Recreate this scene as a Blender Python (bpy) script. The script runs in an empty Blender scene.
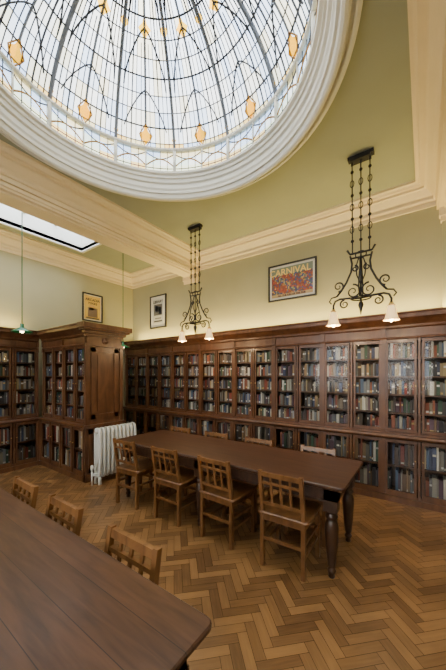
import bpy, math, random
from mathutils import Matrix, Vector
random.seed(7)
pi=math.pi
# ------------------------------------------------------------------ materials
def newmat(name):
    m=bpy.data.materials.new(name); m.use_nodes=True
    nt=m.node_tree; b=nt.nodes.get('Principled BSDF'); return m,nt,b
def plain(name,col,rough=0.6,metal=0.0,noise=0.08,nscale=6.0,bump=0.0):
    m,nt,b=newmat(name)
    tc=nt.nodes.new('ShaderNodeTexCoord'); n=nt.nodes.new('ShaderNodeTexNoise')
    n.inputs['Scale'].default_value=nscale; n.inputs['Detail'].default_value=4
    nt.links.new(tc.outputs['Object'],n.inputs['Vector'])
    r=nt.nodes.new('ShaderNodeValToRGB')
    r.color_ramp.elements[0].position=.3; r.color_ramp.elements[1].position=.7
    r.color_ramp.elements[0].color=[c*(1-noise) for c in col]+[1]
    r.color_ramp.elements[1].color=[min(1,c*(1+noise)) for c in col]+[1]
    nt.links.new(n.outputs['Fac'],r.inputs['Fac']); nt.links.new(r.outputs['Color'],b.inputs['Base Color'])
    b.inputs['Roughness'].default_value=rough; b.inputs['Metallic'].default_value=metal
    if bump:
        bp=nt.nodes.new('ShaderNodeBump'); bp.inputs['Strength'].default_value=bump; bp.inputs['Distance'].default_value=.01
        nt.links.new(n.outputs['Fac'],bp.inputs['Height']); nt.links.new(bp.outputs['Normal'],b.inputs['Normal'])
    return m
def wood(name,dark,light,rough=.4,scale=(3,30,30),seam=None,coat=0.0,spec=.5):
    m,nt,b=newmat(name)
    tc=nt.nodes.new('ShaderNodeTexCoord'); mp=nt.nodes.new('ShaderNodeMapping')
    mp.inputs['Scale'].default_value=scale
    n=nt.nodes.new('ShaderNodeTexNoise'); n.inputs['Scale'].default_value=1.0; n.inputs['Detail'].default_value=6; n.inputs['Distortion'].default_value=.6
    nt.links.new(tc.outputs['Object'],mp.inputs['Vector']); nt.links.new(mp.outputs['Vector'],n.inputs['Vector'])
    r=nt.nodes.new('ShaderNodeValToRGB')
    r.color_ramp.elements[0].position=.32; r.color_ramp.elements[1].position=.68
    r.color_ramp.elements[0].color=list(dark)+[1]; r.color_ramp.elements[1].color=list(light)+[1]
    nt.links.new(n.outputs['Fac'],r.inputs['Fac'])
    out=r.outputs['Color']
    if seam:
        sp=nt.nodes.new('ShaderNodeSeparateXYZ'); nt.links.new(tc.outputs['Object'],sp.inputs[0])
        d=nt.nodes.new('ShaderNodeMath'); d.operation='DIVIDE'; d.inputs[1].default_value=seam; nt.links.new(sp.outputs['Y'],d.inputs[0])
        f=nt.nodes.new('ShaderNodeMath'); f.operation='FRACT'; nt.links.new(d.outputs[0],f.inputs[0])
        c=nt.nodes.new('ShaderNodeMath'); c.operation='LESS_THAN'; c.inputs[1].default_value=.020; nt.links.new(f.outputs[0],c.inputs[0])
        fl=nt.nodes.new('ShaderNodeMath'); fl.operation='FLOOR'; nt.links.new(d.outputs[0],fl.inputs[0])
        wn=nt.nodes.new('ShaderNodeTexWhiteNoise'); wn.noise_dimensions='1D'; nt.links.new(fl.outputs[0],wn.inputs['W'])
        mr=nt.nodes.new('ShaderNodeMapRange'); mr.inputs['To Min'].default_value=.88; mr.inputs['To Max'].default_value=1.12
        nt.links.new(wn.outputs['Value'],mr.inputs['Value'])
        hs=nt.nodes.new('ShaderNodeHueSaturation'); nt.links.new(mr.outputs[0],hs.inputs['Value']); nt.links.new(out,hs.inputs['Color'])
        mx=nt.nodes.new('ShaderNodeMixRGB'); nt.links.new(c.outputs[0],mx.inputs['Fac']); nt.links.new(hs.outputs['Color'],mx.inputs['Color1'])
        mx.inputs['Color2'].default_value=(dark[0]*.3,dark[1]*.3,dark[2]*.3,1); out=mx.outputs['Color']
    nt.links.new(out,b.inputs['Base Color'])
    b.inputs['Roughness'].default_value=rough; b.inputs['Specular IOR Level'].default_value=spec
    b.inputs['Coat Weight'].default_value=coat; b.inputs['Coat Roughness'].default_value=.2
    bp=nt.nodes.new('ShaderNodeBump'); bp.inputs['Strength'].default_value=.15; bp.inputs['Distance'].default_value=.004
    nt.links.new(n.outputs['Fac'],bp.inputs['Height']); nt.links.new(bp.outputs['Normal'],b.inputs['Normal'])
    return m
def attrmat(name,rough=.6):
    m,nt,b=newmat(name); a=nt.nodes.new('ShaderNodeAttribute'); a.attribute_name='Col'
    nt.links.new(a.outputs['Color'],b.inputs['Base Color']); b.inputs['Roughness'].default_value=rough
    return m
def paneglass(name,tint):
    m,nt,b=newmat(name); nt.nodes.remove(b)
    o=nt.nodes['Material Output']; t=nt.nodes.new('ShaderNodeBsdfTransparent'); t.inputs['Color'].default_value=(*tint,1)
    g=nt.nodes.new('ShaderNodeBsdfGlossy'); g.inputs['Roughness'].default_value=.04; g.inputs['Color'].default_value=(.8,.8,.8,1)
    fr=nt.nodes.new('ShaderNodeFresnel'); fr.inputs['IOR'].default_value=1.28
    mx=nt.nodes.new('ShaderNodeMixShader'); nt.links.new(fr.outputs[0],mx.inputs[0]); nt.links.new(t.outputs[0],mx.inputs[1]); nt.links.new(g.outputs[0],mx.inputs[2])
    nt.links.new(mx.outputs[0],o.inputs[0]); return m
def stained(name,tr=.3):
    m,nt,b=newmat(name); nt.nodes.remove(b); o=nt.nodes['Material Output']
    a=nt.nodes.new('ShaderNodeAttribute'); a.attribute_name='Col'
    t=nt.nodes.new('ShaderNodeBsdfTransparent'); nt.links.new(a.outputs['Color'],t.inputs['Color'])
    d=nt.nodes.new('ShaderNodeBsdfTranslucent'); nt.links.new(a.outputs['Color'],d.inputs['Color'])
    mx=nt.nodes.new('ShaderNodeMixShader'); mx.inputs[0].default_value=tr
    nt.links.new(t.outputs[0],mx.inputs[1]); nt.links.new(d.outputs[0],mx.inputs[2]); nt.links.new(mx.outputs[0],o.inputs[0]); return m

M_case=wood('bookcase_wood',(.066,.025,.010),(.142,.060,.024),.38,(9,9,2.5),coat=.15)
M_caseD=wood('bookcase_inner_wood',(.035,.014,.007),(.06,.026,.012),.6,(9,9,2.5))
M_table=wood('table_top_wood',(.038,.015,.007),(.082,.035,.016),.36,(3,28,28),seam=.14,coat=.06,spec=.4)
M_leg=wood('table_leg_wood',(.024,.010,.005),(.058,.025,.012),.35,(20,20,4),coat=.2)
M_chair=wood('chair_oak',(.11,.045,.013),(.225,.100,.032),.35,(14,14,5),coat=.15)
M_glass=paneglass('case_glass',(.96,.96,.94))
M_brass=plain('brass',(.55,.38,.14),.3,1.0)
M_wall=plain('wall_paint',(.40,.375,.225),.8,0,.04,2,.05)
M_ceil=plain('ceiling_paint',(.315,.335,.245),.85,0,.04,2,.05)
M_cream=plain('cornice_cream',(.74,.62,.40),.6,0,.03,3)
M_white=plain('plaster_white',(.70,.70,.64),.55,0,.03,3)
M_iron=plain('wrought_iron',(.025,.025,.028),.45,.6,.2,30)
M_rad=plain('radiator_enamel',(.60,.60,.55),.35,0,.03,8)
M_lead=plain('lead_came',(.035,.038,.05),.6,.3,.1,20)
M_rib=plain('dome_rib_paint',(.12,.135,.165),.5,0,.1,20)
M_ochre=plain('ochre_came',(.36,.17,.02),.5,0,.1,20)
M_stain=stained('stained_glass',.25); M_amber=stained('amber_glass',.45)
M_books=attrmat('book_cloth',.65)
M_print=attrmat('poster_print',.4)
M_frame=plain('black_frame',(.02,.018,.016),.35,0,.1,20)
M_green=plain('green_enamel',(.02,.16,.07),.25,0,.05,10)
M_dark=plain('floor_joint',(.03,.015,.008),.9)
m,nt,b=newmat('opal_shade'); b.inputs['Base Color'].default_value=(.92,.70,.38,1); b.inputs['Roughness'].default_value=.3
b.inputs['Emission Color'].default_value=(1,.58,.20,1); b.inputs['Emission Strength'].default_value=1.2; M_shade=m
m,nt,b=newmat('lamp_bulb'); b.inputs['Emission Color'].default_value=(1,.72,.36,1); b.inputs['Emission Strength'].default_value=25; M_bulb=m
# parquet
m,nt,b=newmat('parquet_oak'); M_floor=m
a=nt.nodes.new('ShaderNodeAttribute'); a.attribute_name='Col'; sp=nt.nodes.new('ShaderNodeSeparateColor'); nt.links.new(a.outputs['Color'],sp.inputs[0])
tc=nt.nodes.new('ShaderNodeTexCoord')
ns=[]
for ang in (-pi/4,pi/4):
    rot=nt.nodes.new('ShaderNodeMapping'); rot.inputs['Rotation'].default_value=(0,0,ang)
    mp=nt.nodes.new('ShaderNodeMapping'); mp.inputs['Scale'].default_value=(6,70,1)
    n=nt.nodes.new('ShaderNodeTexNoise'); n.inputs['Scale'].default_value=1; n.inputs['Detail'].default_value=5
    nt.links.new(tc.outputs['Object'],rot.inputs['Vector']); nt.links.new(rot.outputs['Vector'],mp.inputs['Vector']); nt.links.new(mp.outputs['Vector'],n.inputs['Vector']); ns.append(n)
mx=nt.nodes.new('ShaderNodeMix'); nt.links.new(sp.outputs[1],mx.inputs[0]); nt.links.new(ns[0].outputs['Fac'],mx.inputs[2]); nt.links.new(ns[1].outputs['Fac'],mx.inputs[3])
ad=nt.nodes.new('ShaderNodeMath'); ad.operation='MULTIPLY_ADD'; ad.inputs[1].default_value=.6
nt.links.new(sp.outputs[0],ad.inputs[0]); 
m2=nt.nodes.new('ShaderNodeMath'); m2.operation='MULTIPLY'; m2.inputs[1].default_value=.45; nt.links.new(mx.outputs[0],m2.inputs[0]); nt.links.new(m2.outputs[0],ad.inputs[2])
r=nt.nodes.new('ShaderNodeValToRGB'); r.color_ramp.elements[0].position=.1; r.color_ramp.elements[1].position=.9
r.color_ramp.elements[0].color=(.085,.038,.012,1); r.color_ramp.elements[1].color=(.275,.142,.050,1)
nt.links.new(ad.outputs[0],r.inputs['Fac'])
wn=nt.nodes.new('ShaderNodeTexNoise'); wn.inputs['Scale'].default_value=1.6; wn.inputs['Detail'].default_value=6; nt.links.new(tc.outputs['Object'],wn.inputs['Vector'])
wr=nt.nodes.new('ShaderNodeMapRange'); wr.inputs['From Min'].default_value=.35; wr.inputs['From Max'].default_value=.65; wr.inputs['To Min'].default_value=.8; wr.inputs['To Max'].default_value=1.15; nt.links.new(wn.outputs['Fac'],wr.inputs['Value'])
hs=nt.nodes.new('ShaderNodeHueSaturation'); nt.links.new(wr.outputs[0],hs.inputs['Value']); nt.links.new(r.outputs['Color'],hs.inputs['Color']); nt.links.new(hs.outputs['Color'],b.inputs['Base Color'])
wr2=nt.nodes.new('ShaderNodeMapRange'); wr2.inputs['From Min'].default_value=.35; wr2.inputs['From Max'].default_value=.65; wr2.inputs['To Min'].default_value=.42; wr2.inputs['To Max'].default_value=.28; nt.links.new(wn.outputs['Fac'],wr2.inputs['Value']); nt.links.new(wr2.outputs[0],b.inputs['Roughness'])
b.inputs['Coat Weight'].default_value=.2; b.inputs['Coat Roughness'].default_value=.25

# ------------------------------------------------------------------ mesh builder
class MB:
    def __init__(s): s.v=[]; s.f=[]; s.m=[]; s.c=[]; s.mats=[]; s.sm=[]; s.M=Matrix.Identity(4)
    def mi(s,mat):
        if mat not in s.mats: s.mats.append(mat)
        return s.mats.index(mat)
    def add(s,vs,fs,mat,col=(1,1,1),smooth=False):
        o=len(s.v); s.v+= [tuple(s.M@Vector(v)) for v in vs]; k=s.mi(mat)
        for f in fs: s.f.append([i+o for i in f]); s.m.append(k); s.c.append(col); s.sm.append(smooth)
    def box(s,x0,x1,y0,y1,z0,z1,mat,col=(1,1,1)):
        if x1<x0:x0,x1=x1,x0
        if y1<y0:y0,y1=y1,y0
        vs=[(x0,y0,z0),(x1,y0,z0),(x1,y1,z0),(x0,y1,z0),(x0,y0,z1),(x1,y0,z1),(x1,y1,z1),(x0,y1,z1)]
        s.add(vs,[(0,3,2,1),(4,5,6,7),(0,1,5,4),(1,2,6,5),(2,3,7,6),(3,0,4,7)],mat,col)
    def bar(s,p,q,w,d,mat):
        vs=[]
        for c in (p,q):
            for a,bb in ((-1,-1),(1,-1),(1,1),(-1,1)): vs.append((c[0]+a*w/2,c[1]+bb*d/2,c[2]))
        s.add(vs,[(0,3,2,1),(4,5,6,7),(0,1,5,4),(1,2,6,5),(2,3,7,6),(3,0,4,7)],mat)
    def lathe(s,prof,cx,cy,mat,seg=24,smooth=True,z0=0):
        vs=[];fs=[]
        for r_,z_ in prof:
            for i in range(seg):
                a_=2*pi*i/seg; vs.append((cx+r_*math.cos(a_),cy+r_*math.sin(a_),z0+z_))
        for j in range(len(prof)-1):
            for i in range(seg):
                k=(i+1)%seg; fs.append((j*seg+i,j*seg+k,(j+1)*seg+k,(j+1)*seg+i))
        s.add(vs,fs,mat,smooth=smooth)
    def ringmould(s,prof,cx,cy,mat,seg=96):
        for p,q in zip(prof[:-1],prof[1:]): s.lathe([p,q],cx,cy,mat,seg)
    def tube(s,pts,rad,mat,seg=6,closed=False,smooth=True):
        P=[Vector(p) for p in pts]; n=len(P); vs=[]; fs=[]
        up=None
        for i in range(n):
            if closed: t=P[(i+1)%n]-P[i-1]
            else: t=P[min(i+1,n-1)]-P[max(i-1,0)]
            if t.length<1e-9: t=Vector((0,0,1))
            t.normalize()
            if up is None:
                up=Vector((0,0,1)) if abs(t.z)<.9 else Vector((1,0,0))
            u=up-t*up.dot(t)
            if u.length<1e-4: u=t.orthogonal()
            u.normalize(); w=t.cross(u); up=u
            rr=rad[i] if isinstance(rad,(list,tuple)) else rad
            for k in range(seg):
                a_=2*pi*k/seg; vs.append(tuple(P[i]+u*math.cos(a_)*rr+w*math.sin(a_)*rr))
        m_=n if closed else n-1
        for i in range(m_):
            j=(i+1)%n
            for k in range(seg):
                l=(k+1)%seg; fs.append((i*seg+k,i*seg+l,j*seg+l,j*seg+k))
        if not closed: fs.append(tuple(range(seg))[::-1]); fs.append(tuple((n-1)*seg+k for k in range(seg)))
        s.add(vs,fs,mat,smooth=smooth)
    def rectloops(s,prof,x0,x1,y0,y1,mat):
        vs=[];fs=[]
        for d,z in prof: vs+=[(x0+d,y0+d,z),(x1-d,y0+d,z),(x1-d,y1-d,z),(x0+d,y1-d,z)]
        for j in range(len(prof)-1):
            for i in range(4):
                k=(i+1)%4; fs.append((j*4+i,j*4+k,(j+1)*4+k,(j+1)*4+i))
        s.add(vs,fs,mat)
    def slab(s,x0,x1,y0,y1,prof,rc,mat,seg=5):
        vs=[];fs=[];n=4*(seg+1)
        for d,z in prof:
            for (cx,cy,a0) in ((x1-rc,y1-rc,0),(x0+rc,y1-rc,pi/2),(x0+rc,y0+rc,pi),(x1-rc,y0+rc,1.5*pi)):
                for i in range(seg+1):
                    a_=a0+pi/2*i/seg; vs.append((cx+(rc-d)*math.cos(a_),cy+(rc-d)*math.sin(a_),z))
        for j in range(len(prof)-1):
            for i in range(n):
                k=(i+1)%n; fs.append((j*n+i,j*n+k,(j+1)*n+k,(j+1)*n+i))
        fs.append(tuple(range(n))[::-1]); fs.append(tuple((len(prof)-1)*n+i for i in range(n)))
        s.add(vs,fs,mat)
    def extr(s,prof,x0,x1,mat):
        n=len(prof); vs=[(x0,p[0],p[1]) for p in prof]+[(x1,p[0],p[1]) for p in prof]
        fs=[(i,(i+1)%n,(i+1)%n+n,i+n) for i in range(n)]+[tuple(range(n))[::-1],tuple(range(n,2*n))]
        s.add(vs,fs,mat)
    def mesh(s,name):
        me=bpy.data.meshes.new(name); me.from_pydata(s.v,[],s.f)
        for mt in s.mats: me.materials.append(mt)
        me.polygons.foreach_set('material_index',s.m); me.polygons.foreach_set('use_smooth',s.sm)
        at=me.color_attributes.new('Col','FLOAT_COLOR','CORNER'); arr=[]
        for f,c in zip(s.f,s.c): arr+= [c[0],c[1],c[2],1.0]*len(f)
        at.data.foreach_set('color',arr); me.update(); return me
    def obj(s,name,parent=None,loc=None,rz=0):
        o=bpy.data.objects.new(name,s.mesh(name)); bpy.context.collection.objects.link(o)
        if loc: o.location=loc
        o.rotation_euler[2]=rz
        if parent: o.parent=parent
        return o
def T(x,y,z=0,rz=0): return Matrix.Translation((x,y,z))@Matrix.Rotation(rz,4,'Z')

# ------------------------------------------------------------------ room
XL,XR,YB,YF=-5.93,2.35,4.5,-4.0
ZC=4.02; B1=(-4.15,-3.80); B2=(.15,.50)
cx,cy=-1.865,1.50
def wall(name,*a):
    mb=MB(); mb.box(*a,M_wall); return mb.obj(name)
wall('wall_back',XL-.1,XR+.1,YB,YB+.1,0,ZC+.3)
wall('wall_left',XL-.1,XL,YF,YB,0,ZC+.3)
wall('wall_right',XR,XR+.1,YF,YB,0,ZC+.3)
WN=[(-4.0,-2.4),(-1.3,.3)]; wz0,wz1=1.0,3.3  # front-wall openings, added behind the camera to let in fill light
mb=MB()
xs=[XL-.1]+[q for p in WN for q in p]+[XR+.1]
for i in range(0,len(xs),2): mb.box(xs[i],xs[i+1],YF-.1,YF,0,ZC+.3,M_wall)
for a_,b_ in WN: mb.box(a_,b_,YF-.1,YF,0,wz0,M_wall); mb.box(a_,b_,YF-.1,YF,wz1,ZC+.3,M_wall)
mb.obj('wall_front')
for i,(a_,b_) in enumerate(WN):
    mb=MB()
    for (p0,p1,q0,q1) in ((a_,a_+.07,wz0,wz1),(b_-.07,b_,wz0,wz1),(a_,b_,wz0,wz0+.07),(a_,b_,wz1-.07,wz1),((a_+b_)/2-.02,(a_+b_)/2+.02,wz0,wz1),(a_,b_,2.1,2.15),(a_,b_,2.7,2.73)):
        mb.box(p0,p1,YF-.08,YF-.02,q0,q1,M_white)
    mb.box(a_-.1,b_+.1,YF,YF+.08,wz0-.05,wz0,M_white)
    mb.box(a_+.07,b_-.07,YF-.055,YF-.05,wz0+.07,wz1-.07,M_stain,(.93,.95,.97))
    mb.obj('window_%d'%(i+1))  # unseen window, added for fill
# floor
mb=MB(); w=.064; n=4; L=w*n
R45=Matrix.Rotation(pi/4,4,'Z')
for j in range(-190,191):
    for k in range(-22,23):
        for typ in (0,1):
            x=(j*w+k*2*L) if typ==0 else ((j+2*n-1)*w+k*2*L); y=j*w
            W,H=(L,w) if typ==0 else (w,L)
            g=.0013
            q=[R45@Vector(p) for p in ((x+g,y+g,0),(x+W-g,y+g,0),(x+W-g,y+H-g,0),(x+g,y+H-g,0))]
            if max(p.x for p in q)<XL or min(p.x for p in q)>XR or max(p.y for p in q)<YF or min(p.y for p in q)>YB: continue
            poly=[(p.x,p.y) for p in q]
            for ax,lim,sg in ((0,XL,1),(0,XR,-1),(1,YF,1),(1,YB,-1)):
                out=[]
                for i in range(len(poly)):
                    A=poly[i];Bp=poly[(i+1)%len(poly)]; da=(A[ax]-lim)*sg; db=(Bp[ax]-lim)*sg
                    if da>=0: out.append(A)
                    if da*db<0:
                        t=da/(da-db); out.append((A[0]+(Bp[0]-A[0])*t,A[1]+(Bp[1]-A[1])*t))
                poly=out
                if len(poly)<3: break
            if len(poly)>=3:
                mb.add([(p[0],p[1],0) for p in poly],[tuple(range(len(poly)))],M_floor,(random.random(),float(typ),0))
mb.box(XL,XR,YF,YB,-.12,-.002,M_dark)
mb.obj('floor')
# ceiling
mb=MB()
def holed(x0,x1,y0,y1,hx0,hx1,hy0,hy1):
    for a in ((x0,hx0,y0,y1),(hx1,x1,y0,y1),(hx0,hx1,y0,hy0),(hx0,hx1,hy1,y1)): mb.box(*a,ZC,ZC+.06,M_ceil)
SK1=(-5.45,-4.72,-1.0,2.95); SK2=(.98,1.75,-1.0,2.95); SK_FILL=(-3.0,-.66,-3.3,-1.6)  # last entry: unseen rear skylight, added for fill light
holed(XL,B1[0]+.02,YF,YB,*SK1); holed(B2[1]-.02,XR,YF,YB,*SK2)
holed(B1[1]-.02,B2[0]+.02,YF,-.9,*SK_FILL)
x0,x1,y0,y1=B1[1]-.02,B2[0]+.02,-.9,YB
angs=sorted([2*pi*i/96 for i in range(96)]+[math.atan2(b_-cy,a_-cx)%(2*pi) for a_ in (x0,x1) for b_ in (y0,y1)])
vs=[];fs=[]
for a_ in angs:
    c_,s_=math.cos(a_),math.sin(a_); t=1e9
    if c_>1e-9:t=min(t,(x1-cx)/c_)
    if c_<-1e-9:t=min(t,(x0-cx)/c_)
    if s_>1e-9:t=min(t,(y1-cy)/s_)
    if s_<-1e-9:t=min(t,(y0-cy)/s_)
    vs+=[(cx+1.52*c_,cy+1.52*s_,ZC),(cx+t*c_,cy+t*s_,ZC)]
N=len(angs)
for i in range(N):
    k=(i+1)%N; fs.append((2*i,2*k,2*k+1,2*i+1))
mb.add(vs,fs,M_ceil); mb.obj('ceiling')
for (a_,b_) in (B1,B2):
    mb=MB(); mb.box(a_,b_,YF,YB,3.66,ZC+.02,M_cream)
    mb.box(a_-.025,b_+.025,YF,YB,3.685,3.715,M_cream); mb.box(a_+.05,b_-.05,YF,YB,3.635,3.66,M_cream)
    mb.obj('ceiling_beam')
cprof=[(0,3.74),(.030,3.74),(.030,3.765),(.018,3.77),(.018,3.80),(.045,3.80),(.060,3.815),(.060,3.835),(.050,3.84),(.052,3.855),(.080,3.875),(.125,3.925),(.140,3.93),(.155,3.93),(.155,3.96),(.190,3.962),(.205,3.985),(.215,3.99),(.240,3.99),(.240,ZC)]
i_=1
for r_ in ((XL,B1[0],YF,YB),(B1[1],B2[0],YF,YB),(B2[1],XR,YF,YB)):
    mb=MB(); mb.rectloops(cprof,*r_,M_cream); mb.obj('trim_%d'%i_); i_+=1
for (a_,b_) in (B1,B2):
    mb=MB(); mb.box(a_+.03,b_-.03,YB-.06,YB,2.38,3.60,M_wall)
    mb.box(a_,b_,YB-.10,YB,3.56,3.66,M_cream); mb.box(a_+.015,b_-.015,YB-.08,YB,3.50,3.56,M_cream)
    mb.obj('trim_%d'%i_); i_+=1
for k,sk in enumerate((SK1,SK2,SK_FILL)):
    mb=MB(); a,b_,c,d=sk; z1=ZC+.34
    t=.05
    mb.box(a-t,a,c-t,d+t,ZC-.02,z1,M_white); mb.box(b_,b_+t,c-t,d+t,ZC-.02,z1,M_white)
    mb.box(a,b_,c-t,c,ZC-.02,z1,M_white); mb.box(a,b_,d,d+t,ZC-.02,z1,M_white)
    mb.box(a,b_,c,d,z1-.04,z1-.03,M_stain,(.88,.92,.97))
    nb=int(round((d-c)/.5))
    for q in range(1,nb): mb.box(a,b_,c+(d-c)*q/nb-.015,c+(d-c)*q/nb+.015,z1-.07,z1-.01,M_white)
    mb.obj('skylight')  # the last of these is the added rear fill skylight
# ------------------------------------------------------------------ dome
dome=bpy.data.objects.new('glass_dome',None); bpy.context.collection.objects.link(dome)
RF=1.39; zf0=ZC+.205; zf1=ZC+.465
mb=MB()
mb.ringmould([(1.625,ZC+.01),(1.625,ZC-.035),(1.60,ZC-.05),(1.585,ZC-.05),(1.58,ZC-.015),(1.56,ZC-.015),(1.555,ZC-.05),(1.54,ZC-.075),(1.515,ZC-.08),(1.495,ZC-.065),(1.488,ZC-.02),(1.465,ZC-.02),(1.46,ZC+.01),(1.445,ZC+.03),(1.445,ZC+.08),(1.42,ZC+.09),(1.415,ZC+.13),(1.395,ZC+.135),(1.395,ZC+.165),(1.365,ZC+.175),(1.36,ZC+.20),(1.405,ZC+.21)],cx,cy,M_white)
mb.ringmould([(1.415,zf1),(1.375,zf1),(1.36,zf1+.012),(1.36,zf1+.03),(1.415,zf1+.04)],cx,cy,M_white)
mb.obj('drum_ring',dome)
NS=12; sec=2*pi/NS; TH0=math.radians(4)
def fp(th,z,r=RF): return (cx+r*math.cos(th+TH0),cy+r*math.sin(th+TH0),z)
mb=MB()
for i in range(NS*4):
    t0=2*pi*i/(NS*4); t1=2*pi*(i+1)/(NS*4)
    for (p,q,cs) in ((0,.3,[(.95,.66,.28),(.85,.86,.62)]),(.3,.72,[(.66,.78,.93),(.88,.90,.86),(.74,.85,.76)]),(.72,1,[(.55,.68,.90),(.92,.78,.48)])):
        mb.add([fp(t0,zf0+(zf1-zf0)*p),fp(t1,zf0+(zf1-zf0)*p),fp(t1,zf0+(zf1-zf0)*q),fp(t0,zf0+(zf1-zf0)*q)],[(0,1,2,3)],M_stain,random.choice(cs))
R0=RF;Hd=1.05;z1d=zf1+.02; Rs=(R0*R0+Hd*Hd)/(2*Hd); ph0=math.asin(R0/Rs)
def dp(th,t,off=0):
    ph=ph0*(1-t); rr=(Rs+off)*math.sin(ph); return (cx+rr*math.cos(th+TH0),cy+rr*math.sin(th+TH0),z1d+(Rs+off)*math.cos(ph)-(Rs-Hd))
rings=[0,.035,.12,.20,.28,.36,.44,.52,.60,.68,.76,.84,.90,.94]
SUB=6
for i in range(NS*SUB):
    for j in range(len(rings)-1):
        a0=2*pi*i/(NS*SUB); a1=2*pi*(i+1)/(NS*SUB)
        c=random.choice([(.98,.97,.93),(.90,.93,.95),(.72,.81,.94),(.97,.88,.66),(.98,.97,.94),(.84,.89,.95),(.98,.94,.82),(.98,.96,.91)])
        if j==0: c=random.choice([(.60,.72,.92),(.95,.62,.20),(.9,.75,.4)])
        mb.add([dp(a0,rings[j]),dp(a1,rings[j]),dp(a1,rings[j+1]),dp(a0,rings[j+1])],[(0,1,2,3)],M_stain,c)
for i in range(NS*SUB):
    a0=2*pi*i/(NS*SUB); a1=2*pi*(i+1)/(NS*SUB)
    mb.add([dp(a0,.94),dp(a1,.94),dp(0,1)],[(0,1,2)],M_stain,(.95,.75,.3))
def drop(thc,t,dth,dt,c=(.95,.42,.01)):
    mb.add([dp(thc,t-dt*.95,-.009),dp(thc+dth,t-dt*.1,-.009),dp(thc+dth*.35,t+dt*.35,-.009),dp(thc,t+dt*1.1,-.009),dp(thc-dth*.35,t+dt*.35,-.009),dp(thc-dth,t-dt*.1,-.009)],[(0,1,2,3,4,5)],M_amber,c)
for s_ in range(NS):
    th=s_*sec
    drop(th+sec/2,.075,.058,.062); drop(th+sec/2,.56,.085,.05,(.95,.50,.03)); drop(th,.56,.06,.04,(.95,.52,.04)); drop(th+sec/2,.84,.11,.035)
    drop(th,.06,.022,.03,(.95,.55,.10))
mb.obj('stained_panes',dome)
mb=MB()
def dl(f,r_,mat,n_=14,t0=0,t1=.94):
    mb.tube([dp(f(t0+(t1-t0)*k/n_),t0+(t1-t0)*k/n_,-.006) for k in range(n_+1)],r_,mat,4,smooth=False)
cl=lambda v:max(0,min(1,v))
for s_ in range(NS):
    th=s_*sec
    dl(lambda t:th,.022,M_rib)
    dl(lambda t:th+sec/2,.012,M_rib,t0=.13)
    for q in (.09,.91): dl(lambda t:th+sec*q,.006,M_lead,t1=.80)
    for q in (.25,.75): dl(lambda t:th+sec*q,.0085,M_lead,t1=.90)
    for q in (.17,.33,.42,.58,.67,.83): dl(lambda t:th+sec*q,.005,M_lead,t1=.70 if q in (.17,.33,.67,.83) else .50)
    for sg in (-1,1):
        dl(lambda t:th+sec/2+sg*sec*.41*math.cos(pi/2*cl((t-.0)/.30))**.7,.0085,M_lead,12,.10,.30)
        dl(lambda t:th+sec/2+sg*sec*.41*math.cos(pi/2*cl((t-.30)/.26))**.7,.0085,M_lead,12,.30,.56)
        dl(lambda t:th+sec/2+sg*sec*.41*math.cos(pi/2*cl((t-.56)/.28))**.7,.0085,M_lead,12,.56,.84)
        dl(lambda t:th+sec/2+sg*.060*(1-abs(t-.07)/.066),.008,M_ochre,6,.010,.136)
for j,t in enumerate(rings[1:]):
    mb.tube([dp(2*pi*k/96,t,-.006) for k in range(96)],.010 if j%3==1 else .0065,M_lead,4,True,False)
mb.tube([dp(2*pi*k/96,.94,-.01) for k in range(96)],.022,M_rib,5,True)
for i in range(NS*2):
    th=sec/2*i
    mb.tube([fp(th,zf0,RF-.005),fp(th,zf1,RF-.005)],.026 if i%2==0 else .012,M_white,4)
    for q in (.25,.5,.75): mb.tube([fp(th+sec/2*q,zf0,RF-.003),fp(th+sec/2*q,zf1,RF-.003)],.005,M_lead,4)
    mb.tube([fp(th+sec/2*k/10,zf0+.06+.10*abs(math.sin(pi*k/10)),RF-.006) for k in range(11)],.009,M_ochre,4)
    mb.tube([fp(th+sec/2*k/10,zf1-.03-.07*abs(math.sin(pi*k/10)),RF-.006) for k in range(11)],.0075,M_lead,4)
    mb.tube([fp(th+sec/2*k/10,zf0+.04,RF-.004) for k in range(11)],.006,M_lead,4)
mb.obj('lead_cames',dome)

# ------------------------------------------------------------------ bookcases and books
books=MB()
pal=[(.05,.05,.06),(.10,.09,.09),(.16,.15,.13),(.33,.31,.27),(.45,.42,.35),(.62,.60,.53),(.24,.05,.035),(.28,.09,.05),(.06,.08,.16),(.09,.14,.23),(.06,.12,.08),(.15,.09,.05),(.29,.19,.10),(.40,.32,.18),(.12,.07,.10),(.17,.19,.21),(.28,.30,.32),(.04,.04,.05),(.07,.06,.06),(.11,.11,.12),(.10,.07,.05),(.20,.17,.13)]
def fill_books(M,x0,x1,y,z0,h):
    books.M=M; x=x0+.004
    if random.random()<.05: x+=random.uniform(.03,.12)
    while x<x1-.015:
        bw=random.choice([.018,.022,.026,.03,.036,.044]); bw=min(bw,x1-.003-x)
        bh=h*random.uniform(.64,.92); d=random.uniform(0,.022)
        c=random.choice(pal); f=random.uniform(.7,1.3); c=tuple(min(.8,q*f) for q in c)
        books.box(x,x+bw-.002,y+d,y+.16,z0,z0+bh,M_books,c)
        if random.random()<.45:
            l0=z0+bh*random.choice([.08,.12,.62]); c2=random.choice([(.70,.68,.60),(.75,.75,.72),(.55,.40,.15),(.6,.6,.6)])
            books.add([(x+.003,y+d-.0008,l0),(x+bw-.0045,y+d-.0008,l0),(x+bw-.0045,y+d-.0008,l0+.024),(x+.003,y+d-.0008,l0+.024)],[(0,1,2,3)],M_books,c2)
        x+=bw
        if random.random()<.012: x+=.05
HC=2.37
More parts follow.
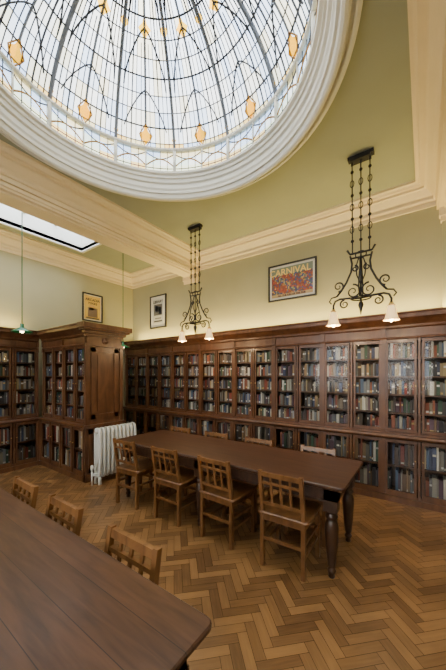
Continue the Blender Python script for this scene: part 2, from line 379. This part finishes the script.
def case_run(mb,M,n,w,D=.325,setb=.05,fill=True):
    mb.M=M; L_=n*w; yb=D
    mb.box(0,L_,.015,yb,0,.09,M_case)
    mb.box(0,L_,0,.02,.0,.075,M_case)
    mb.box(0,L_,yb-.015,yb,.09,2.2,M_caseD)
    mb.box(0,L_,.01,yb,.09,.11,M_case)
    mb.extr([(-.035,.815),(-.04,.83),(-.03,.85),(yb-.01,.85),(yb-.01,.795),(.0,.795),(-.015,.80)],0,L_,M_case)
    mb.box(0,L_,.035,yb-.02,.44,.458,M_case)
    ys=setb
    ush=[.89+.232*i for i in range(6)]
    for z in ush: mb.box(0,L_,ys+.03,yb-.02,z-.018,z,M_case)
    mb.box(0,L_,ys,yb-.02,.85,.875,M_case)
    mb.box(0,L_,ys-.005,yb,2.055,2.20,M_case)
    mb.extr([(ys-.02,2.055),(ys-.025,2.075),(ys,2.085),(ys,2.055)],0,L_,M_case)
    mb.extr([(ys-.01,2.185),(ys-.03,2.20),(ys-.035,2.225),(ys-.06,2.25),(ys-.10,2.285),(ys-.125,2.30),(ys-.125,2.345),(ys-.14,2.355),(ys-.14,HC),(yb,HC),(yb,2.185)],0,L_,M_case)
    for i in range(n+1):
        x=i*w; big=(i%2==0)
        a=max(0,x-.012);b_=min(L_,x+.012)
        mb.box(a,b_,.03,yb-.02,.11,.795,M_case); mb.box(a,b_,ys+.03,yb-.02,.875,2.06,M_case)
        hw=.028 if big else .012
        a=max(0,x-hw);b_=min(L_,x+hw)
        mb.box(a,b_,-.008 if big else 0,.03,.09,.795,M_case)
        mb.box(a,b_,ys-.010 if big else ys,ys+.03,.875,2.06,M_case)
        if big:
            mb.box(max(0,x-.035),min(L_,x+.035),ys-.025,ys+.02,2.0,2.055,M_case)
            mb.box(max(0,x-.03),min(L_,x+.03),ys-.018,ys+.02,.875,.92,M_case)
            mb.box(max(0,x-.03),min(L_,x+.03),ys-.03,ys,2.09,2.19,M_case)
    for i in range(n):
        a=i*w+.026;b_=(i+1)*w-.026; st=.026
        for (z0,z1,y) in ((.11,.79,.006),(.88,2.05,ys+.006)):
            mb.box(a,a+st,y,y+.022,z0,z1,M_case); mb.box(b_-st,b_,y,y+.022,z0,z1,M_case)
            mb.box(a+st,b_-st,y,y+.022,z0,z0+.04,M_case); mb.box(a+st,b_-st,y,y+.022,z1-.04,z1,M_case)
            mb.add([(a+st,y+.012,z0+.04),(b_-st,y+.012,z0+.04),(b_-st,y+.012,z1-.04),(a+st,y+.012,z1-.04)],[(0,1,2,3)],M_glass)
            kx=b_-st/2 if i%2==0 else a+st/2; kz=(z0+z1)/2 + (.0 if z1>1 else .1)
            mb.box(kx-.007,kx+.007,y-.014,y,kz-.007,kz+.007,M_brass)
        if fill:
            for z0,h in ((.11,.32),(.458,.32)): fill_books(M,i*w+.014,(i+1)*w-.014,.055,z0,h)
            for z0 in ush[:-1]: fill_books(M,i*w+.014,(i+1)*w-.014,ys+.045,z0,.21)
    mb.M=Matrix.Identity(4)
W=.385
YFc=4.17
mb=MB(); case_run(mb,T(-5.825,YFc),20,W); mb.obj('bookcase')
mb=MB(); Yw0=2.27; Yw1=2.91; xw0=-5.60; 
nW=4; Wp=.365; xe=xw0+nW*Wp
case_run(mb,T(xw0,Yw0),nW,Wp)
case_run(mb,T(xe,Yw1,0,pi),nW,Wp,D=.30)
E=T(xe,Yw0,0,pi/2)
mb.M=E; Lw=Yw1-Yw0
mb.box(0,Lw,-.03,.02,0,.85,M_case); mb.box(.05,Lw-.05,-.03,.02,.85,2.2,M_case)
mb.box(-.0,Lw,-.05,0,0,.12,M_case)
mb.box(-.03,Lw+.03,-.07,.0,.80,.85,M_case)
for (a,b_,z0,z1) in ((.05,Lw-.05,.14,.78),(.09,Lw-.09,.93,2.02)):
    mb.box(a,b_,-.045,-.03,z1-.07,z1,M_case); mb.box(a,b_,-.045,-.03,z0,z0+.07,M_case)
    mb.box(a,a+.07,-.045,-.03,z0,z1,M_case); mb.box(b_-.07,b_,-.045,-.03,z0,z1,M_case)
    mb.box(a+.11,b_-.11,-.038,-.03,z0+.11,z1-.11,M_case)
mb.box(.0,.06,-.045,0,.85,2.06,M_case); mb.box(Lw-.06,Lw,-.045,0,.85,2.06,M_case)
mb.box(-.01,Lw+.01,-.055,0,2.04,2.08,M_case); mb.box(.03,Lw-.03,-.04,0,2.06,2.20,M_case)
mb.M=E@Matrix.Translation((Lw/2,-.04,2.13))@Matrix.Rotation(pi/2,4,'X')
mb.lathe([(.0,.02),(.02,.022),(.03,.01),(.045,.012),(.055,.0)],0,0,M_case,20)
mb.M=E
for k,(z,p) in enumerate(((2.185,.03),(2.225,.06),(2.27,.10),(2.30,.13))):
    z2=(2.225,2.27,2.30,HC)[k]; mb.box(-(p-.03),Lw+(p-.03),-.03-p,.01,z,z2,M_case)
mb.M=Matrix.Identity(4)
mb.obj('bookcase')
mb=MB(); nl=14; case_run(mb,T(xw0,Yw0-.01-nl*W,0,pi/2),nl,W); mb.obj('bookcase')
books.M=Matrix.Identity(4); books.obj('books')

# ------------------------------------------------------------------ tables
def table(name,x0,x1,y0,y1,midx):
    mb=MB(); z=.76; X=(x0+x1)/2; Y=(y0+y1)/2
    a,b_,c,d=x0-X,x1-X,y0-Y,y1-Y
    mb.slab(a,b_,c,d,[(.022,z-.04),(.012,z-.034),(.010,z-.024),(0,z-.018),(0,z-.006),(.006,z)],.035,M_table)
    i_=.07
    mb.box(a+i_,b_-i_,c+i_,c+i_+.025,z-.15,z-.038,M_leg); mb.box(a+i_,b_-i_,d-i_-.025,d-i_,z-.15,z-.038,M_leg)
    mb.box(a+i_,a+i_+.025,c+i_,d-i_,z-.15,z-.038,M_leg); mb.box(b_-i_-.025,b_-i_,c+i_,d-i_,z-.15,z-.038,M_leg)
    mb.box(a+i_-.006,b_-i_+.006,c+i_-.006,c+i_,z-.155,z-.14,M_leg); mb.box(a+i_-.006,b_-i_+.006,d-i_,d-i_+.006,z-.155,z-.14,M_leg)
    prof=[(.0,0),(.022,0),(.026,.012),(.022,.03),(.03,.045),(.034,.06),(.024,.075),(.022,.085),(.030,.10),(.040,.20),(.048,.32),(.052,.38),(.050,.42),(.040,.45),(.032,.462),(.045,.475),(.048,.49),(.036,.505),(.034,.515),(.048,.53)]
    for lx in (a+.12,midx-X,b_-.12):
        for ly in (c+.12,d-.12):
            mb.lathe(prof,lx,ly,M_leg,20)
            mb.box(lx-.05,lx+.05,ly-.05,ly+.05,.53,z-.038,M_leg)
    return mb.obj(name,loc=(X,Y,0))
table('library_table',-3.30,-.48,2.22,3.06,-1.945)
table('library_table',-3.40,-.585,-.07,.785,-1.52)
# ------------------------------------------------------------------ chairs
mb=MB(); c=M_chair
for sx in (-1,1):
    mb.bar((sx*.175,-.19,0),(sx*.175,-.185,.46),.032,.036,c)
    mb.bar((sx*.175,-.185,.46),(sx*.172,-.245,.815),.030,.030,c)
    mb.bar((sx*.185,.18,0),(sx*.185,.18,.43),.034,.034,c)
    mb.box(sx*.18-.010,sx*.18+.010,-.18,.18,.16,.182,c); mb.box(sx*.18-.010,sx*.18+.010,-.18,.18,.26,.282,c)
    mb.box(sx*.18-.012,sx*.18+.012,-.18,.18,.385,.43,c)
mb.box(-.175,.175,-.20,-.178,.22,.245,c); mb.box(-.18,.18,.17,.19,.24,.265,c); mb.box(-.175,.175,-.198,-.176,.385,.43,c); mb.box(-.18,.18,.172,.19,.385,.43,c)
mb.slab(-.215,.215,-.21,.215,[(.012,.43),(0,.436),(0,.448),(.01,.456)],.03,c)
def yb_(z): return -.185-.06*(z-.46)/.35
def rail(z0,z1,t=.02,wd=.17):
    y0=yb_(z0);y1=yb_(z1)
    vs=[(-wd,y0-t/2,z0),(wd,y0-t/2,z0),(wd,y0+t/2,z0),(-wd,y0+t/2,z0),(-wd,y1-t/2,z1),(wd,y1-t/2,z1),(wd,y1+t/2,z1),(-wd,y1+t/2,z1)]
    mb.add(vs,[(0,3,2,1),(4,5,6,7),(0,1,5,4),(1,2,6,5),(2,3,7,6),(3,0,4,7)],c)
rail(.765,.805,.024,.175); rail(.70,.72); rail(.52,.548)
for sx in (-.082,0,.082):
    mb.bar((sx,yb_(.535),.535),(sx,yb_(.77),.77),.020,.011,c)
chair_me=mb.mesh('wooden_chair')
def chair(x,y,rz,j=0):
    o=bpy.data.objects.new('wooden_chair',chair_me); bpy.context.collection.objects.link(o)
    o.location=(x,y,0); o.rotation_euler[2]=rz+j
chair(-.95,2.36,0,.03); chair(-1.62,2.38,0,-.03); chair(-2.30,2.38,0,.02); chair(-2.98,2.36,0,.05)
for x in (-.95,-1.68,-2.33,-3.0): chair(x,2.90,pi,random.uniform(-.03,.03))
for x in (-1.16,-1.83,-2.42): chair(x,.64,pi,random.uniform(-.02,.02))

# ------------------------------------------------------------------ radiator
mb=MB(); xr=-3.92; ns_=10; yr0=2.36; st_=.068
for i in range(ns_):
    y=yr0+i*st_
    for dx in (-.055,0,.055):
        mb.tube([(xr+dx,y,.12),(xr+dx,y,.78)],.019,M_rad,8)
    pts=[]
    for k in range(24):
        a_=2*pi*k/24; px=.058*max(-1,min(1,1.3*math.cos(a_))); pz=.345*max(-1,min(1,1.15*math.sin(a_)))
        pts.append((xr+px,y,.455+pz))
    mb.tube(pts,.024,M_rad,8,True)
mb.tube([(xr,yr0-.03,.765),(xr,yr0+st_*ns_-.02,.765)],.024,M_rad,8); mb.tube([(xr,yr0-.09,.15),(xr,yr0+st_*ns_-.02,.15)],.022,M_rad,8)
for y in (yr0,yr0+st_*(ns_-1)):
    for dx in (-.05,.05): mb.tube([(xr+dx,y,.0),(xr+dx,y,.12)],[.027,.018],M_rad,8)
mb.tube([(xr,yr0-.09,.0),(xr,yr0-.09,.22)],.013,M_rad,8); mb.lathe([(0,.30),(.02,.29),(.024,.25),(.018,.22),(0,.21)],xr,yr0-.09,M_rad,10)
mb.obj('cast_iron_radiator')

# ------------------------------------------------------------------ chandeliers
def spiral(c0,r0,r1,a0,turns,n_=26):
    return [(c0[0]+(r0+(r1-r0)*k/n_)*math.cos(a0+turns*2*pi*k/n_),0,c0[1]+(r0+(r1-r0)*k/n_)*math.sin(a0+turns*2*pi*k/n_)) for k in range(n_+1)]
def chandelier(x,y,rz):
    mb=MB(); I=M_iron; r=.011
    mb.box(-.13,.13,-.035,.035,-.035,-.001,I); mb.box(-.10,.10,-.045,.045,-.06,-.035,I)
    for sx in (-.09,0,.09):
        mb.tube([(sx,0,-.04),(sx,0,-.09)],.012,I)
        mb.tube([(sx,0,-.09),(sx*.95,0,-1.06)],.0065,I)
        for z in (-.16,-.42,-.68,-.93):
            mb.lathe([(0,z+.024),(.016,z+.01),(.019,z),(.016,z-.01),(0,z-.024)],sx*(1-.05*(-z-.09)),0,I,8)
        for z in (-.29,-.55,-.80):
            mb.tube([(sx+ .020*math.cos(a*pi/6),0,z+.038*math.sin(a*pi/6)) for a in range(12)],.005,I,5,True)
    mb.tube([(-.14,0,-1.02),(-.11,0,-1.07),(.11,0,-1.07),(.14,0,-1.02)],.012,I)
    mb.tube([(-.11,0,-1.12),(.11,0,-1.12)],.010,I)
    mb.tube([(.055*math.cos(a*pi/8),0,-1.095+.04*math.sin(a*pi/8)) for a in range(16)],.007,I,5,True)
    mb.tube([(0,0,-1.07),(0,0,-1.66)],.009,I)
    mb.lathe([(0,-1.60),(.02,-1.62),(.028,-1.65),(.016,-1.69),(.007,-1.74),(0,-1.77)],0,0,I,10)
    for s in (-1,1):
        P=[(s*.11,0,-1.09),(s*.09,0,-1.18),(s*.10,0,-1.27),(s*.15,0,-1.38),(s*.20,0,-1.46),(s*.25,0,-1.52)]
        mb.tube(P,r,I)
        mb.tube([(s*.02,0,-1.12),(s*.05,0,-1.22),(s*.04,0,-1.32),(s*.0,0,-1.42)],.007,I)
        for (c0,r0,a0,tn) in (((s*.08,-1.49),.080,pi/2,1.5*s),((s*.235,-1.41),.060,-pi/2,-1.4*s),((s*.17,-1.62),.05,pi/2,-1.4*s),((s*.06,-1.24),.035,pi/2,1.2*s)):
            mb.tube(spiral(c0,r0,.012,a0,tn),[.010-.005*k/26 for k in range(27)],I)
        mb.tube([(0,0,-1.575),(s*.12,0,-1.56),(s*.22,0,-1.555),(s*.27,0,-1.575),(s*.29,0,-1.62),(s*.29,0,-1.68)],.011,I)
        mb.tube([(s*.25,0,-1.52),(s*.31,0,-1.53),(s*.335,0,-1.57),(s*.31,0,-1.60)],.008,I)
        mb.lathe([(0,-1.66),(.02,-1.665),(.028,-1.69),(.03,-1.705)],s*.29,0,M_brass,12)
        mb.lathe([(.018,-1.69),(.034,-1.70),(.042,-1.73),(.049,-1.78),(.060,-1.825),(.076,-1.85),(.072,-1.848),(.056,-1.82),(.045,-1.78),(.038,-1.73),(.018,-1.695)],s*.29,0,M_shade,20)
        mb.lathe([(0,-1.77),(.018,-1.78),(.026,-1.81),(.02,-1.85),(0,-1.87)],s*.29,0,M_bulb,10)
    for s in (-1,1):
        mb.tube([(0,s*.02,-1.12),(0,s*.06,-1.25),(0,s*.11,-1.38),(0,s*.13,-1.48),(0,s*.08,-1.55),(0,0,-1.57)],.008,I)
    mb.tube([(.10*math.cos(a*pi/8),.10*math.sin(a*pi/8),-1.575) for a in range(16)],.008,I,5,True)
    o=mb.obj('wrought_iron_chandelier',loc=(x,y,ZC),rz=rz)
    for s in (-1,1):
        l=bpy.data.lights.new('lamp_light','POINT'); l.energy=11; l.color=(1,.68,.36); l.shadow_soft_size=.03
        lo=bpy.data.objects.new('lamp_light',l); bpy.context.collection.objects.link(lo); lo.parent=o; lo.location=(s*.29,0,-1.91)
chandelier(-.57,3.43,0); chandelier(-3.05,3.53,0)
def pendant(x,y,z):
    mb=MB()
    mb.lathe([(0,ZC-.001),(.04,ZC-.001),(.04,ZC-.02),(.01,ZC-.05),(0,ZC-.05)],0,0,M_white,16)
    mb.tube([(0,0,ZC-.04),(0,0,z+.08)],.006,M_green,6)
    mb.lathe([(0,z+.10),(.022,z+.10),(.025,z+.05),(.04,z+.04),(.13,z-.01),(.135,z-.02),(.128,z-.018),(.038,z+.03),(0,z+.04)],0,0,M_green,28)
    mb.lathe([(0,z+.03),(.02,z+.02),(.028,z),(.02,z-.022),(0,z-.03)],0,0,M_bulb,12)
    mb.obj('green_pendant_lamp',loc=(x,y,0))
pendant(-4.615,1.64,2.22); pendant(-4.78,3.40,2.15)

# ------------------------------------------------------------------ posters
def poster(M,w,h,fr,bg,cells,texts,mat=.04):
    mb=MB(); t=.025
    mb.box(0,w,-.03,0,0,t,fr);mb.box(0,w,-.03,0,h-t,h,fr);mb.box(0,t,-.03,0,t,h-t,fr);mb.box(w-t,w,-.03,0,t,h-t,fr)
    mb.box(t,w-t,-.012,-.004,t,h-t,M_print,(.7,.68,.6))
    a=t+mat; W_=w-2*a; H_=h-2*a
    mb.box(a,a+W_,-.014,-.012,a,a+H_,M_print,bg)
    for (u0,u1,v0,v1,c) in cells:
        mb.box(a+u0*W_,a+u1*W_,-.0152,-.014,a+v0*H_,a+v1*H_,M_print,c)
    o=mb.obj('framed_poster'); o.matrix_world=M
    for (s,u,v,sz,col,rot) in texts:
        cu=bpy.data.curves.new('poster_text','FONT'); cu.body=s; cu.size=sz; cu.align_x='CENTER'; cu.extrude=.0005; cu.offset=.0025
        cu.materials.append(plain('ink',col,.5))
        to=bpy.data.objects.new('poster_text',cu); bpy.context.collection.objects.link(to); to.parent=o
        to.location=(a+u*W_,-.0165,a+v*H_); to.rotation_euler=(pi/2,-rot,0)
rc=random.Random(3); cells=[]
cols=[(.32,.06,.03),(.36,.10,.04),(.22,.05,.04),(.05,.08,.20),(.46,.30,.10),(.09,.12,.26),(.06,.10,.13),(.42,.35,.25)]
for i in range(36):
    for j in range(14):
        cells.append((i/36,(i+1)/36,.10+j*.047,.10+(j+1)*.047,tuple(q*rc.uniform(.5,1.1) for q in cols[int(abs(rc.gauss(2.5+2.5*math.sin(i*.35+j*.5),2.0)))%8])))
cells.append((.0,1,.758,1,(.17,.22,.18)))
poster(Matrix.Translation((-2.20,YB-.003,2.85)),.825,.61,M_frame,(.50,.36,.16),cells,
  [('CARNIVAL',.45,.74,.15,(.80,.58,.16),0),('ALL THE FUN OF THE FAIR',.5,.02,.04,(.1,.05,.05),0)],.035)
poster(Matrix.Translation((-5.26,YB-.003,2.68)),.53,.75,M_frame,(.58,.58,.54),[(.1,.9,.35,.8,(.12,.12,.13)),(.25,.5,.5,.75,(.5,.5,.5)),(.55,.8,.4,.7,(.3,.3,.32)),(.1,.9,.08,.14,(.1,.1,.1)),(.2,.8,.2,.25,(.2,.2,.2))],[('LIBRARY',.5,.85,.085,(.05,.05,.05),0)],.07)
poster(Matrix.Translation((XL+.003,3.21,2.765))@Matrix.Rotation(pi/2,4,'Z'),.46,.60,M_frame,(.65,.42,.08),[(.2,.8,.1,.5,(.18,.12,.08)),(.3,.6,.4,.62,(.55,.33,.12)),(.1,.9,.02,.08,(.1,.08,.05))],[('ARCADIA',.5,.78,.075,(.08,.06,.05),0),('BOOKS',.5,.64,.06,(.08,.06,.05),0)],.02)

# ------------------------------------------------------------------ lights
def area(name,loc,sx,sy,power,col,rot=(0,0,0),shape='RECTANGLE'):
    l=bpy.data.lights.new(name,'AREA'); l.shape=shape; l.size=sx; l.size_y=sy; l.energy=power; l.color=col
    o=bpy.data.objects.new(name,l); bpy.context.collection.objects.link(o); o.location=loc; o.rotation_euler=rot; return o
area('dome_daylight',(cx,cy,6.5),3.6,3.6,430,(1,.96,.88),shape='DISK')
for sk,p in ((SK1,85),(SK2,130),(SK_FILL,140)):  # last lamp is added fill above the made-up rear skylight
    area('skylight_daylight',((sk[0]+sk[1])/2,(sk[2]+sk[3])/2,ZC+.6),sk[1]-sk[0]+.3,sk[3]-sk[2]+.3,p,(1,.96,.88))
for a_,b_ in WN:
    area('window_daylight',((a_+b_)/2,YF-.3,(wz0+wz1)/2),1.8,2.5,150,(1,.90,.76),(pi/2,0,0))  # added horizontal fill, shining in through the made-up front windows
area('bookcase_top_light',(-1.9,YB-.13,HC+.03),7.6,.06,95,(1,.74,.25),(pi,0,0))
area('bookcase_top_light',(XL+.13,-.4,HC+.03),.06,5.0,42,(1,.74,.25),(pi,0,0))
w_=bpy.data.worlds.new('World'); bpy.context.scene.world=w_; w_.use_nodes=True; nt=w_.node_tree
bg=nt.nodes['Background']; tc=nt.nodes.new('ShaderNodeTexCoord'); n=nt.nodes.new('ShaderNodeTexNoise'); n.inputs['Scale'].default_value=2.2; n.inputs['Detail'].default_value=5
r=nt.nodes.new('ShaderNodeValToRGB'); r.color_ramp.elements[0].position=.4; r.color_ramp.elements[1].position=.6
r.color_ramp.elements[0].color=(.62,.75,.96,1); r.color_ramp.elements[1].color=(1,1,.97,1)
nt.links.new(tc.outputs['Generated'],n.inputs['Vector']); nt.links.new(n.outputs['Fac'],r.inputs['Fac']); nt.links.new(r.outputs['Color'],bg.inputs['Color'])
bg.inputs['Strength'].default_value=4.6
# ------------------------------------------------------------------ camera
cam=bpy.data.cameras.new('camera'); co=bpy.data.objects.new('camera',cam); bpy.context.collection.objects.link(co)
co.location=(0,0,1.6); co.rotation_euler=(pi/2,0,math.atan2(.577,.8165))
cam.sensor_fit='HORIZONTAL'; cam.sensor_width=36; cam.lens=285/446*36; cam.shift_y=40/446; cam.clip_start=.05
bpy.context.scene.camera=co
